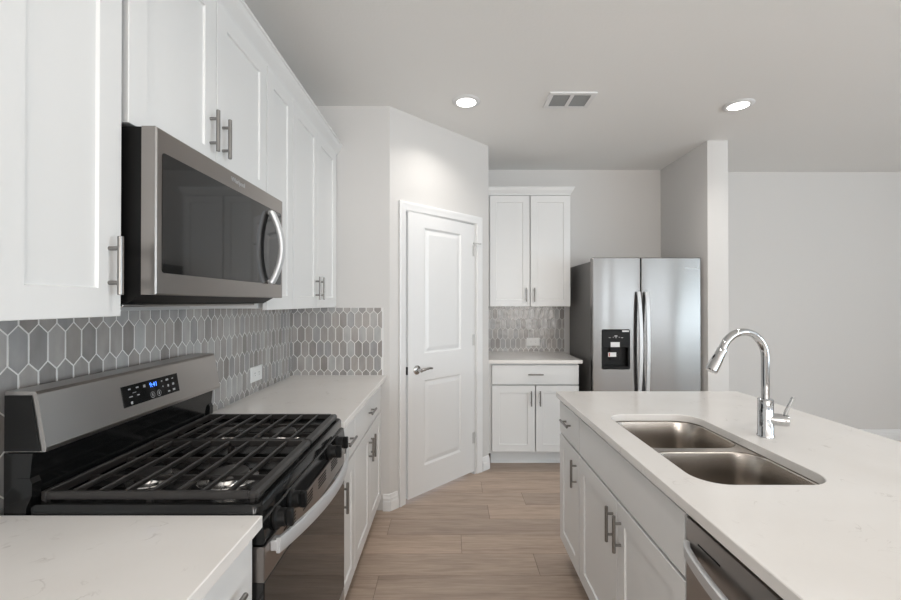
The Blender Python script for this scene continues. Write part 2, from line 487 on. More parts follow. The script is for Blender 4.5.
AJ = R(1.3); hx_ = D1 - 0.005        # the leaf stands a touch ajar about its hinges
dvx, dvy = hx_ - hx_ * math.cos(AJ), -hx_ * math.sin(AJ)
door = thing('door_1', 'white two-panel pantry door with lever handle set in the angled wall', 'door', (XL + (dvx - dvy) * S2, YE + (dvx + dvy) * S2, 0), R(45) + AJ)
door['kind'] = 'structure'
L0, L1 = D0 + 0.013, D1 - 0.005
m = MB()
panel_leaf(m, L0, L1, 0.026, 2.045, 0.002, 0.037, [(0.306, 0.704, 0.225, 0.842), (0.306, 0.704, 1.035, 1.952)],
           [(0, 0), (0.006, 0.004), (0.012, 0.010), (0.020, 0.010), (0.034, 0.006), (0.046, 0.003)])
m.obj('leaf', TRIMM, door, smooth=0)
hz = 0.925
m = MB(); m.lathe([(0.0, 0.0), (0.033, 0.0), (0.033, 0.006), (0.028, 0.011), (0.014, 0.014), (0.012, 0.030), (0.013, 0.052), (0.0, 0.054)], (0.232, 0.002, hz), (0, -1, 0))
rose = m.obj('lever_handle', SATIN, door)
m = MB(); m.tube([(0.232, -0.044, hz), (0.255, -0.046, hz + 0.001), (0.285, -0.047, hz + 0.006), (0.315, -0.045, hz + 0.008), (0.345, -0.040, hz + 0.003)], [0.0105, 0.0105, 0.0095, 0.009, 0.008], 14)
m.obj('lever', SATIN, rose)
m = MB(); m.box(L0 - 0.0012, L0 + 0.0002, 0.006, 0.033, hz - 0.028, hz + 0.028).box(L0 - 0.008, L0, 0.013, 0.026, hz - 0.008, hz + 0.008, 0.001)
m.obj('latch_plate', plain('strike_dark', (0.06, 0.06, 0.06), 0.3, 1.0), door)
for z in (0.30, 1.10, 1.83):
    m = MB(); m.cyl((L1 + 0.003, -0.004, z - 0.045), (L1 + 0.003, -0.004, z + 0.045), 0.0055, seg=12)
    m.box(L1 - 0.02, L1 + 0.012, -0.001, 0.0025, z - 0.045, z + 0.045)
    m.obj('hinge', HINGE, door)
m = MB(); z = 1.885
m.cyl((L1 + 0.003, -0.010, z), (L1 + 0.003, -0.010, z + 0.012), 0.009, seg=12)
m.cyl((L1 - 0.01, -0.016, z + 0.006), (L1 + 0.05, -0.030, z + 0.006), 0.004, seg=10)
m.cyl((L1 + 0.048, -0.030, z + 0.006), (L1 + 0.056, -0.018, z + 0.006), 0.008, seg=12)
m.cyl((L1 - 0.012, -0.016, z + 0.006), (L1 - 0.012, -0.003, z + 0.006), 0.007, seg=12)
m.obj('hinge_pin_stop', HINGE, door)

# ---------------------------------------------------------------- cabinets (local: x along, front face y = 0 looking to -y)
SHAKER = [(0, 0.0195), (0, 0.0012), (0.0012, 0), (0.062, 0), (0.065, 0.0065)]
def shaker(x0, x1, z0, z1):
    m = MB(); m.rect_loft(x0, x1, z0, z1, SHAKER); return m
def slab_front(x0, x1, z0, z1):
    m = MB(); m.rect_loft(x0, x1, z0, z1, [(0, 0.0195), (0, 0.0015), (0.0015, 0)]); return m
def pull(parent, kind, x, z, mat=NICKEL, length=0.130, cc=0.0762):
    m = MB(); so = 0.025; r = 0.0060
    d = Vector((0, 0, 1)) if kind == 'v' else Vector((1, 0, 0))
    c = Vector((x, -so, z))
    a, b = c - d * length / 2, c + d * length / 2
    m.tube([a, a + d * 0.001, b - d * 0.001, b], [r - 0.001, r, r, r - 0.001], 14)
    for s in (-1, 1):
        p = c + d * s * cc / 2
        m.cyl(p + Vector((0, so + 0.0005, 0)), p, 0.0048, seg=12)
    return m.obj('handle', mat, parent)
def cabinet(label, loc, rotz, w, d, z0, z1, fronts, group, toe=False, hollow=False, filler=None, crown=False, name='cabinet', cat='cabinet'):
    t = thing(name, label, cat, (loc[0], loc[1], 0), rotz, group)
    e = 0.0006; yb = 0.040
    m = MB()
    zb = z0 + (0.105 if toe else 0)
    if hollow:
        m.box(e, 0.019, yb, d, zb, z1).box(w - 0.019, w - e, yb, d, zb, z1).box(0.019, w - 0.019, yb + 0.02, d, zb, zb + 0.018)
        m.box(0.019, w - 0.019, d - 0.012, d, zb + 0.018, z1).box(0.019, w - 0.019, yb, yb + 0.018, zb, z1)
    else:
        m.box(e, w - e, yb, d, zb, z1, 0.0012)
    m.obj('body', CAB, t, smooth=0)
    if toe:
        m = MB(); m.box(e, w - e, 0.095, 0.11, 0, zb + 0.0005)
        m.loft([[(x, 0.095, 0), (x, 0.083, 0), (x, 0.0845, 0.006), (x, 0.089, 0.012), (x, 0.095, 0.014)] for x in (e, w - e)])
        m.obj('toe_kick', CAB, t, smooth=0)
    if filler:
        m = MB(); m.box(filler[0], filler[1], 0.021, 0.04, zb, z1); m.obj('filler_strip', CAB, t, smooth=0)
    for (kind, x0, x1, a, b, h) in fronts:
        mb = shaker(x0, x1, a, b) if kind == 'door' else slab_front(x0, x1, a, b)
        f = mb.obj({'door': 'door', 'drawer': 'drawer', 'false': 'false_front'}[kind], CAB, t, smooth=0)
        if h: pull(f, *h)
    return t
G = 0.0045
ZD0, ZD1, ZR0, ZR1 = 0.122, 0.692, 0.703, 0.868     # base doors / drawers
ZT = 0.883
def base_fronts(w, n, single='r'):
    """n doors with drawers above"""
    f = []
    ww = w / n
    for i in range(n):
        a, b = i * ww + G, (i + 1) * ww - G
        f.append(('drawer', a, b, ZR0, ZR1, ('h', (a + b) / 2, 0.79)))
        right = (i % 2 == 0) if n > 1 else (single == 'r')
        hx = b - 0.034 if right else a + 0.034
        f.append(('door', a, b, ZD0, ZD1, ('v', hx, 0.585)))
    return f

# left run, facing +X
RA = R(90)
Y1, Y2, Y3 = 1.757, 2.048, 2.810
Y0 = 0.995
DB = XB - XW - 0.002
cabinet('white base cabinet under the near counter end in front of the range', (XB, 0.385, 0), RA, Y0 - 0.385 - 0.002, DB, 0, ZT, base_fronts(Y0 - 0.387, 2), 'base cabinets along the tiled wall', toe=True)
cabinet('narrow white base cabinet of one drawer and one door just beyond the range', (XB, Y1 + 0.006, 0), RA, Y2 - Y1 - 0.006, DB, 0, ZT,
        [('drawer', G, Y2 - Y1 - 0.006 - G, ZR0, ZR1, ('h', (Y2 - Y1 - .006) / 2, 0.79)), ('door', G, Y2 - Y1 - 0.006 - G, ZD0, ZD1, ('v', 0.036, 0.585))],
        'base cabinets along the tiled wall', toe=True)
w = Y3 - Y2
cabinet('wide white base cabinet of two doors under one drawer, next to the pantry corner', (XB, Y2, 0), RA, w, DB, 0, ZT,
        [('drawer', G, w - G, ZR0, ZR1, ('h', w / 2, 0.79)), ('door', G, w / 2 - G / 2, ZD0, ZD1, ('v', w / 2 - 0.036, 0.585)), ('door', w / 2 + G / 2, w - G, ZD0, ZD1, ('v', w / 2 + 0.036, 0.585))],
        'base cabinets along the tiled wall', toe=True, filler=(w, YE - Y2 - 0.001))
DU = XD - XW - 0.002
ZU0, ZU1, ZUC = 1.376, 2.385, 2.40
GU = 'upper cabinets along the tiled wall'
cabinet('white single-door upper cabinet at the near end, before the microwave', (XD, 0.69, 0), RA, Y0 - 0.69 - 0.012, DU, ZU0 + 0.006, ZUC,
        [('door', G, Y0 - 0.69 - 0.016, ZU0, ZU1, ('v', Y0 - 0.69 - 0.016 - 0.034, 1.489))], GU)
w = Y1 - Y0 + 0.012
cabinet('short white two-door upper cabinet directly above the microwave', (XD, Y0 - 0.012, 0), RA, w, DU, 1.838, ZUC,
        [('door', G + 0.012, w / 2 + 0.006 - G / 2, 1.83, ZU1, ('v', w / 2 + .006 - 0.036, 1.947)), ('door', w / 2 + 0.006 + G / 2, w - G, 1.83, ZU1, ('v', w / 2 + .006 + 0.036, 1.947))], GU)
w = Y2 - Y1
cabinet('narrow tall white upper cabinet between the microwave and the wide corner cabinet', (XD, Y1, 0), RA, w, DU, ZU0 + 0.006, ZUC,
        [('door', G, w - G, ZU0, ZU1, None)], GU)
w = Y3 - Y2
cabinet('wide tall white two-door upper cabinet at the far end of the run', (XD, Y2, 0), RA, w, DU, ZU0 + 0.006, ZUC,
        [('door', G, w / 2 - G / 2, ZU0, ZU1, ('v', w / 2 - 0.036, 1.487)), ('door', w / 2 + G / 2, w - G, ZU0, ZU1, ('v', w / 2 + 0.036, 1.487))],
        GU, filler=(w, YE - Y2 - 0.001))
# crown: profile (out of box front, z)
CRP = [(-0.019, ZU1 + 0.006), (0.0, ZU1 + 0.006), (0.002, ZU1 + 0.016), (0.010, ZU1 + 0.030), (0.022, ZU1 + 0.050), (0.027, ZU1 + 0.066), (0.032, ZU1 + 0.070), (0.032, ZU1 + 0.080), (-0.019, ZU1 + 0.080)]
m = MB()
m.loft([[(XD - 0.019 + 0.002 + o * 1.25, y, z + 0.012) for o, z in CRP] for y in (0.69, YE - 0.001)])
m.box(XW + 0.001, XD - 0.04, 0.69, YE - 0.001, ZUC + 0.001, ZUC + 0.012)
tag(m.obj('crown_molding', CAB, smooth=0), 'long white crown molding along the tops of the upper cabinets over the range', 'crown molding')

# back run, facing -Y
BX0, BX1, YBF = 0.352, 1.107, 3.674
w = BX1 - BX0
cabinet('white base cabinet of two doors and a wide drawer beside the refrigerator', (BX0, YBF, 0), 0, w, YB - YBF - 0.002, 0, ZT,
        [('drawer', G, w - G, ZR0, ZR1, ('h', w / 2, 0.79)), ('door', G, w / 2 - G, ZD0 + .004, ZD1, ('v', w / 2 - 0.038, 0.585)), ('door', w / 2 + G, w - G, ZD0 + .004, ZD1, ('v', w / 2 + 0.038, 0.585))],
        None, toe=True, filler=(XR - BX0 + 0.001, 0))
UX0, UX1, YUF = 0.362, 1.120, 3.976
w = UX1 - UX0
bu = cabinet('white two-door upper cabinet on the back wall beside the refrigerator', (UX0, YUF, 0), 0, w, YB - YUF - 0.002, ZU0, ZUC + 0.012,
        [('door', G, w / 2 - G, ZU0 - .006, ZU1 + 0.018, ('v', w / 2 - 0.038, 1.478)), ('door', w / 2 + G, w - G, ZU0 - .006, ZU1 + 0.018, ('v', w / 2 + 0.038, 1.478))],
        None, filler=(XR - UX0 + 0.001, 0))
m = MB(); lps = []
for o, z in CRP:
    z += 0.020; o = max(o, 0) + 0.004 if o >= 0 else -0.01
    lps.append([(XR - UX0 + 0.001, 0.019 - o, z), (w + o, 0.019 - o, z), (w + o, YB - YUF - 0.002, z)])
bm = m.bm; vs = [[bm.verts.new(p) for p in s] for s in lps]
for a, b in zip(vs, vs[1:] + vs[:1]):
    for i in range(2): bm.faces.new((a[i], a[i + 1], b[i + 1], b[i]))
m.box(0, w - 0.001, 0.02, YB - YUF - 0.003, ZUC + 0.0125, ZUC + 0.09)
m.obj('crown', CAB, bu, smooth=0)

# island, facing -X
RI = R(-90)
XI = 0.600
IY0, IY1, IY2, IY3 = 2.352, 1.998, 1.0935, 0.480
GI = 'base cabinets of the island'
w = IY0 - IY1
cabinet('narrow white island cabinet of one drawer over one door, at the far end', (XI, IY0, 0), RI, w, 0.60, 0, ZT,
        [('drawer', G, w - G, ZR0, ZR1, ('h', w / 2 - .005, 0.79)), ('door', G, w - G, ZD0, ZD1, ('v', w - 0.044, 0.59))], GI, toe=True)
w = IY1 - IY2
cabinet('white island sink cabinet of two doors under a blank panel', (XI, IY1, 0), RI, w, 0.60, 0, ZT,
        [('false', G, w - G, ZR0, ZR1, None), ('door', G, w / 2 - G / 2, ZD0, ZD1, ('v', w / 2 - 0.036, 0.59)), ('door', w / 2 + G / 2, w - G, ZD0, ZD1, ('v', w / 2 + 0.036, 0.59))],
        GI, toe=True, hollow=True)
m = MB()
m.box(XI + 0.602, XI + 0.625, 0.42, IY0, 0, ZT, 0.001).box(XI + 0.005, XI + 0.6015, 0.42, IY3 - 0.003, 0, ZT, 0.001)
tag(m.obj('island_panel', CAB, smooth=0), 'white finished back panel of the island under the overhang', 'panel')

# ---------------------------------------------------------------- countertops
def counter(label, poly_box, group='white quartz countertops', holes=()):
    x0, x1, y0, y1 = poly_box
    m = MB(); m.plate([(x0, y0), (x1, y0), (x1, y1), (x0, y1)], list(holes), lambda u, v, w: (u, v, w), 0.884, 0.914, 0.002)
    return tag(m.obj('countertop', QUARTZ, smooth=30), label, 'countertop', group)
XC = -0.4364
counter('white quartz countertop in front of the range, nearest the viewer', (XW + 0.001, XC, 0.37, Y0 - 0.001))
counter('white quartz countertop in the corner between the range and the pantry wall', (XW + 0.001, XC, Y1 + 0.006, YE - 0.001))
counter('short white quartz countertop on the back wall beside the refrigerator', (XR + 0.001, 1.128, 3.652, YB - 0.001))
SX0, SX1, SY0, SY1 = 0.684, 1.062, 1.160, 1.888
counter('large white quartz island countertop with the sink cut-out', (0.585, 1.592, 0.40, 2.3765), holes=[rrect(SX0, SX1, SY0, SY1, 0.085, 8)[::-1]])

# ---------------------------------------------------------------- sink
def sink():
    t = thing('kitchen_sink', 'double-bowl stainless undermount sink set in the island', 'sink', (0, 0, 0.882))
    YM0, YM1 = 1.508, 1.540
    b1 = rrect(SX0 - 0.004, SX1 + 0.004, SY0 - 0.004, YM0, 0.085, 8)
    b2 = rrect(SX0 - 0.004, SX1 + 0.004, YM1, SY1 + 0.004, 0.085, 8)
    m = MB()
    m.plate(rrect(SX0 - 0.018, SX1 + 0.018, SY0 - 0.018, SY1 + 0.018, 0.09, 8), [b1[::-1], b2[::-1]], lambda u, v, w: (u, v, w), -0.0025, 0.001)
    m.obj('rim', SINKM, t)
    for (y0, y1) in ((SY0 - 0.004, YM0), (YM1, SY1 + 0.004)):
        x0, x1 = SX0 - 0.004, SX1 + 0.004
        m = MB(); lps = []
        for ins, z, r in ((0, 0.0, 0.085), (0.002, -0.006, 0.085), (0.006, -0.10, 0.083), (0.010, -0.185, 0.08), (0.018, -0.205, 0.075), (0.035, -0.216, 0.065), (0.09, -0.221, 0.04)):
            lps.append([(x, y, z) for x, y in rrect(x0 + ins, x1 - ins, y0 + ins, y1 - ins, r, 8)])
        cx, cy = (x0 + x1) / 2, (y0 + y1) / 2
        m.loft(lps, cap0=False)
        bo = m.obj('bowl', SINKM, t, smooth=60)
        sd = bo.modifiers.new('wall', 'SOLIDIFY'); sd.thickness = 0.0015; sd.offset = 1
        m = MB(); m.lathe([(0.0, 0.0), (0.045, 0.0), (0.045, 0.002), (0.038, 0.003), (0.034, 0.0008), (0, 0.0006)], (cx, cy, -0.2205))
        m.obj('drain', CHROME, bo)
sink()

# ---------------------------------------------------------------- faucet
def faucet():
    t = thing('faucet', 'tall chrome gooseneck pull-down faucet standing behind the island sink', 'faucet', (1.161, 1.577, 0.9145))
    m = MB(); m.lathe([(0.0, 0), (0.028, 0), (0.028, 0.006), (0.0255, 0.009), (0.0255, 0.135), (0.022, 0.139), (0.0, 0.139)]); m.obj('base', CHROME, t)
    dx, dy = -0.985, -0.17       # direction of the spout
    path = [(0, 0, 0.13), (0, 0, 0.20), (0, 0, 0.292)]
    r = 0.093
    for k in range(1, 15):
        a = math.pi * 0.90 * k / 14
        c = r - r * math.cos(a); path.append((dx * c, dy * c, 0.292 + r * math.sin(a)))
    m = MB(); m.tube(path, 0.0135, 18); sp = m.obj('spout', CHROME, t)
    e = Vector(path[-1]); d = (e - Vector(path[-2])).normalized()
    d = Vector((d.x * 1.4, d.y * 1.4, d.z)).normalized()
    m = MB(); m.tube([e - d * .004, e + d * 0.001, e + d * 0.012, e + d * 0.06, e + d * 0.085, e + d * 0.088], [0.0155, 0.0165, 0.0165, 0.020, 0.0205, 0.018], 20)
    h = m.obj('spray_head', CHROME, t)
    p = e + d * 0.028; q = Vector((dx, dy, 0)) * 0.0155
    m = MB(); m.tube([p + q - d * 0.014, p + q * 1.12, p + q * 1.15 + d * 0.022], [0.003, 0.0055, 0.003], 12); m.obj('spray_button', BLACKPL, h)
    m = MB(); m.lathe([(0.0, 0), (0.0220, 0), (0.0220, 0.046), (0.019, 0.054), (0.008, 0.055), (0, 0.055)], (0.012, -0.008, 0.066), (0.86, -0.5, 0)); hub = m.obj('handle_hub', CHROME, t)
    m = MB(); m.tube([(0.048, -0.029, 0.080), (0.052, -0.031, 0.098), (0.070, -0.040, 0.152)], [0.0065, 0.0065, 0.0058], 12); m.obj('lever', CHROME, hub)
faucet()

# ---------------------------------------------------------------- dishwasher
def dishwasher():
    w = IY2 - IY3 - 0.006
    t = thing('dishwasher', 'stainless dishwasher with bowed bar handle built into the island', 'dishwasher', (XI, IY2 - 0.003, 0), RI)
    m = MB(); m.box(0.004, w - 0.004, 0.03, 0.58, 0.10, 0.872); m.obj('body', BLACKPL, t, smooth=0)
    m = MB(); m.box(0, w, -0.002, 0.028, 0.115, 0.866, 0.004, 2); dr = m.obj('door', STEELM, t)
    m = MB(); m.box(0.055, 0.14, -0.0028, -0.001, 0.8205, 0.8245); m.obj('vent_slot', BLACKPL, dr, smooth=0)
    m = MB(); pts = []
    for k in range(25):
        s = k / 24; pts.append((0.012 + (w - 0.024) * s, -0.006 - 0.042 * (math.sin(math.pi * s) ** 0.6), 0.795))
    strap(m, pts, (0, 0, 1), 0.030, 0.014); m.obj('handle', BRIGHT, dr)
    m = MB(); m.box(0.004, w - 0.004, 0.07, 0.085, 0, 0.112); m.obj('toe_kick', BLACKPL, t, smooth=0)
dishwasher()

# ---------------------------------------------------------------- range
def gas_range():
    W = 0.756
    t = thing('gas_range', 'stainless gas range with black cooktop between two countertops', 'range', (-0.434, Y0 + 0.003, 0), RA)
    m = MB(); m.box(0.002, W - 0.002, 0.034, 0.602, 0.045, 0.895); m.obj('body', BLACKENAMEL, t, smooth=0)
    for x in (0.04, W - 0.04):
        for y in (0.07, 0.56):
            m = MB(); m.cyl((x, y, 0), (x, y, 0.046), 0.016, seg=12); m.obj('leg', BLACKPL, t)
    # cooktop tray
    m = MB()
    def zr(ins, z): return [(x, y, z) for x, y in rrect(ins, W - ins, 0.010 + ins, 0.556 - ins, max(0.018 - ins * 0.2, 0.006), 4)]
    m.loft([zr(0, 0.896), zr(0, 0.928), zr(0.004, 0.934), zr(0.016, 0.934), zr(0.026, 0.924), zr(0.034, 0.921)])
    ck = m.obj('cooktop', BLACKENAMEL, t)
    # burners
    for (x, y, r) in ((0.185, 0.178, 0.050), (0.185, 0.385, 0.040), (0.565, 0.178, 0.045), (0.565, 0.385, 0.040)):
        m = MB(); m.lathe([(0, 0), (r + 0.028, 0), (r + 0.026, 0.003), (r + 0.006, 0.004), (r + 0.003, 0.012), (r - 0.004, 0.014), (0, 0.014)], (x, y, 0.9205))
        b = m.obj('burner', SATIN, ck)
        m = MB(); m.lathe([(0, 0), (r, 0), (r + 0.001, 0.003), (r - 0.003, 0.008), (r * 0.6, 0.010), (0, 0.010)], (x, y, 0.9347)); m.obj('burner_cap', CASTIRON, b)
    # grates
    xm = 0.408
    zt = 0.957; bt = 0.0075
    for (a, b) in ((0.022, xm - 0.001), (xm + 0.001, W - 0.022)):
        m = MB(); y0, y1 = 0.028, 0.542
        m.box(a, b, y0 - 0.004, y0 + 0.024, zt - 0.022, zt, 0.006).box(a, b, y1 - 0.012, y1, zt - 0.022, zt, 0.002)
        m.box(a, a + 0.011, y0 + 0.02, y1 - 0.012, zt - 0.020, zt, 0.002).box(b - 0.011, b, y0 + 0.02, y1 - 0.012, zt - 0.020, zt, 0.002)
        n = 7
        for k in range(1, n + 1):
            y = y0 + 0.010 + (y1 - y0 - 0.016) * k / (n + 1)
            m.box(a + 0.011, b - 0.011, y - bt / 2, y + bt / 2, zt - 0.014, zt, 0.002)
        for k in (1, 2):
            x = a + (b - a) * k / 3
            m.box(x - bt / 2, x + bt / 2, y0 + 0.02, y1 - 0.012, zt - 0.026, zt - 0.012, 0.0015)
        for x in (a + 0.006, b - 0.006):
            for y in (y0 + 0.01, (y0 + y1) / 2, y1 - 0.008):
                m.box(x - 0.005, x + 0.005, y - 0.006, y + 0.006, 0.9215, zt - 0.01)
        m.obj('grate', CASTIRON, ck, smooth=0)
    # backguard: black riser, steel console
    m = MB()
    for sx in ((0.0, W),):
        poly = [(0.557, 0.90), (0.540, 1.055), (0.607, 1.055), (0.607, 0.90)]
        m.loft([[(x, y, z) for y, z in poly] for x in sx])
    m.loft([[(x, y, z) for y, z in [(0.5565, 0.896), (0.553, 0.93), (0.541, 0.955), (0.540, 0.985), (0.546, 0.997), (0.5745, 0.997), (0.5745, 0.896)]] for x in (-0.001, 0.022)])
    m.loft([[(x, y, z) for y, z in [(0.5565, 0.896), (0.553, 0.93), (0.541, 0.955), (0.540, 0.985), (0.546, 0.997), (0.5745, 0.997), (0.5745, 0.896)]] for x in (W - 0.022, W + 0.001)])
    bg = m.obj('backguard', BLACKENAMEL, t, smooth=0)
    m = MB()
    poly = [(0.512, 1.058), (0.510, 1.068), (0.532, 1.192), (0.537, 1.199), (0.607, 1.199), (0.607, 1.058)]
    m.loft([[(x, y, z) for y, z in poly] for x in (0.0025, W - 0.0025)])
    cs = m.obj('console', STEEL, bg, smooth=0)
    for x0, x1 in ((-0.0005, 0.0025), (W - 0.0025, W + 0.0005)):
        m = MB(); m.loft([[(x, y, z) for y, z in [(0.523, 1.06), (0.545, 1.19), (0.606, 1.19), (0.606, 1.06)]] for x in (x0, x1)])
        m.obj('end_cap', BLACKPL, cs, smooth=0)
    # display on the slanted console face
    sl = math.atan2(0.022, 0.124)
    e = bpy.data.objects.new('control_panel', None)
    dm = MB(); dm.rect_loft(-0.127, 0.127, -0.031, 0.031, [(0, 0.001), (0, -0.0015), (0.001, -0.002)])
    dp = dm.obj('control_panel', BLACKGLASS, cs, smooth=0)
    dp.location = (0.373, 0.5208, 1.1295); dp.rotation_euler = (-sl, 0, 0)
    rt = (R(90), 0, 0)
    text_mesh('clock', '9:41', 0.021, BLUE, dp, (0.004, -0.0025, 0.014), rt, 0.0002)
    k = MB()
    def mark(x, z, w, h): k.box(x - w / 2, x + w / 2, -0.0026, -0.0018, z - h / 2, z + h / 2)
    for x, z, w, h in ((-0.098, 0.019, .009, .004), (-0.066, 0.019, .010, .004), (-0.036, 0.017, .009, .008), (-0.096, -0.004, .014, .003), (-0.066, -0.004, .010, .003), (-0.080, 0.006, .014, .0015),
                       (-0.096, -0.022, .007, .008), (0.044, 0.018, .006, .003), (0.070, 0.018, .012, .006), (0.098, 0.018, .008, .003), (0.046, 0.0, .004, .004), (0.072, -0.002, .007, .008), (0.098, -0.001, .009, .007),
                       (0.072, -0.021, .010, .004), (0.098, -0.020, .012, .006)): mark(x, z, w, h)
    k.obj('key_markings', MARKING, dp, smooth=0)
    for cx, nm in ((-0.006, 'start_key'), (0.024, 'cancel_key')):
        k = MB()
        for a in range(16):
            t0 = R(a * 22.5); t1 = R(a * 22.5 + 16)
            k.box(cx + 0.009 * math.cos(t0) - .0009, cx + 0.009 * math.cos(t0) + .0009, -0.0026, -0.0018, -0.017 + 0.009 * math.sin(t0) - .0009, -0.017 + 0.009 * math.sin(t0) + .0009)
        mark(cx, -0.017, 0.003, 0.009)
        k.obj(nm, MARKING, dp, smooth=0)
    bpy.data.objects.remove(e)
    # knob panel
    m = MB()
    m.loft([[(x, y, z) for y, z in [(0.016, 0.897), (0.004, 0.893), (-0.002, 0.850), (0.002, 0.842), (0.034, 0.842), (0.034, 0.897)]] for x in (0.001, W - 0.001)])
    kp = m.obj('knob_panel', BLACKENAMEL, t, smooth=0)
    for x in (0.068, 0.165, 0.535, 0.632):
        m = MB(); m.lathe([(0, 0), (0.027, 0), (0.027, 0.006), (0.022, 0.010), (0.021, 0.024), (0.020, 0.027), (0, 0.027)], (x, -0.0005, 0.872), (0, -0.99, 0.12), 24)
        m.box(x - 0.006, x + 0.006, -0.044, -0.024, 0.852, 0.896, 0.003)
        m.obj('knob', BLACKPL, kp)
    # oven door
    m = MB(); m.rect_loft(0.002, W - 0.002, 0.245, 0.752, [(0, 0.033), (0, 0.002), (0.002, 0.0)])
    od = m.obj('oven_door', BLACKGLASS, t, smooth=0)
    m = MB(); m.rect_loft(0.002, W - 0.002, 0.753, 0.836, [(0, 0.033), (0, 0.002), (0.002, 0.0)])
    rail = m.obj('door_rail', STEELD, od, smooth=0)
    for xc in (0.16, 0.307, 0.452, 0.600):
        m = MB()
        for kk in range(4): m.box(xc - 0.042, xc + 0.042, -0.0012, 0.001, 0.7935 + kk * 0.0095, 0.797 + kk * 0.0095)
        m.obj('vent_slot_grille', BLACKPL, rail, smooth=0)
    m = MB(); n = 28; lps = []
    for k in range(n + 1):
        s = k / n; x = 0.035 + (W - 0.07) * s
        b = 0.014 + 0.052 * math.sin(math.pi * s) ** 0.9
        lps.append([(x, -b, 0.803), (x, -b - 0.008, 0.803), (x, -b - 0.010, 0.806), (x, -b - 0.010, 0.837), (x, -b - 0.008, 0.840), (x, -b, 0.840)])
    m.loft(lps); m.box(0.034, 0.062, -0.018, 0.0005, 0.808, 0.834, 0.002).box(W - 0.062, W - 0.034, -0.018, 0.0005, 0.808, 0.834, 0.002)
    m.obj('handle', BRIGHT, od)
    m = MB(); m.rect_loft(0.002, W - 0.002, 0.065, 0.238, [(0, 0.033), (0, 0.002), (0.002, 0.0)]); m.obj('storage_drawer', STEEL, t, smooth=0)
gas_range()

# ---------------------------------------------------------------- microwave
def microwave():
    W = 0.752
    t = thing('microwave', 'stainless over-the-range microwave mounted beneath the short cabinet', 'microwave', (-0.689, Y0 + 0.004, 0), RA)
    m = MB()
    m.loft([[(x, y, z) for y, z in [(0.036, 1.8215), (0.036, 1.426), (0.075, 1.404), (0.385, 1.404), (0.385, 1.8215)]] for x in (0.004, W - 0.004)])
    bd = m.obj('body', BLACKPL, t, smooth=0)
    m = MB(); m.box(0.03, W - 0.03, 0.10, 0.36, 1.396, 1.4035, 0.002); m.obj('vent_filter', STEEL, bd, smooth=0)
    m = MB(); m.rect_loft(0, W, 1.4257, 1.8215, [(0, 0.035), (0, 0.003), (0.003, 0.0)]); dr = m.obj('door', STEELM, t, smooth=0)
    g = [(u, v) for u, v in rrect(0.020, 0.734, 1.478, 1.766, 0.008, 3)]
    m = MB(); m.loft([[(u, 0.001, v) for u, v in g], [(u, -0.0015, v) for u, v in g]]); gl = m.obj('window_glass', BLACKGLASS, dr, smooth=0)
    m = MB(); pts = []
    for k in range(23):
        s = k / 22; pts.append((0.618 + 0.02 * math.sin(math.pi * s), -0.012 - 0.031 * math.sin(math.pi * s) ** 0.85, 1.482 + 0.268 * s))
    strap(m, pts, (1, 0, 0), 0.030, 0.016)
    for z in (1.486, 1.746): m.cyl((0.618, 0, z), (0.618, -0.016, z), 0.009, seg=12)
    m.obj('handle', BRIGHT, dr)
    text_mesh('emblem', 'Whirlpool', 0.021, BRIGHT, dr, (0.385, -0.001, 1.796), (R(90), 0, 0), 0.0006)
microwave()

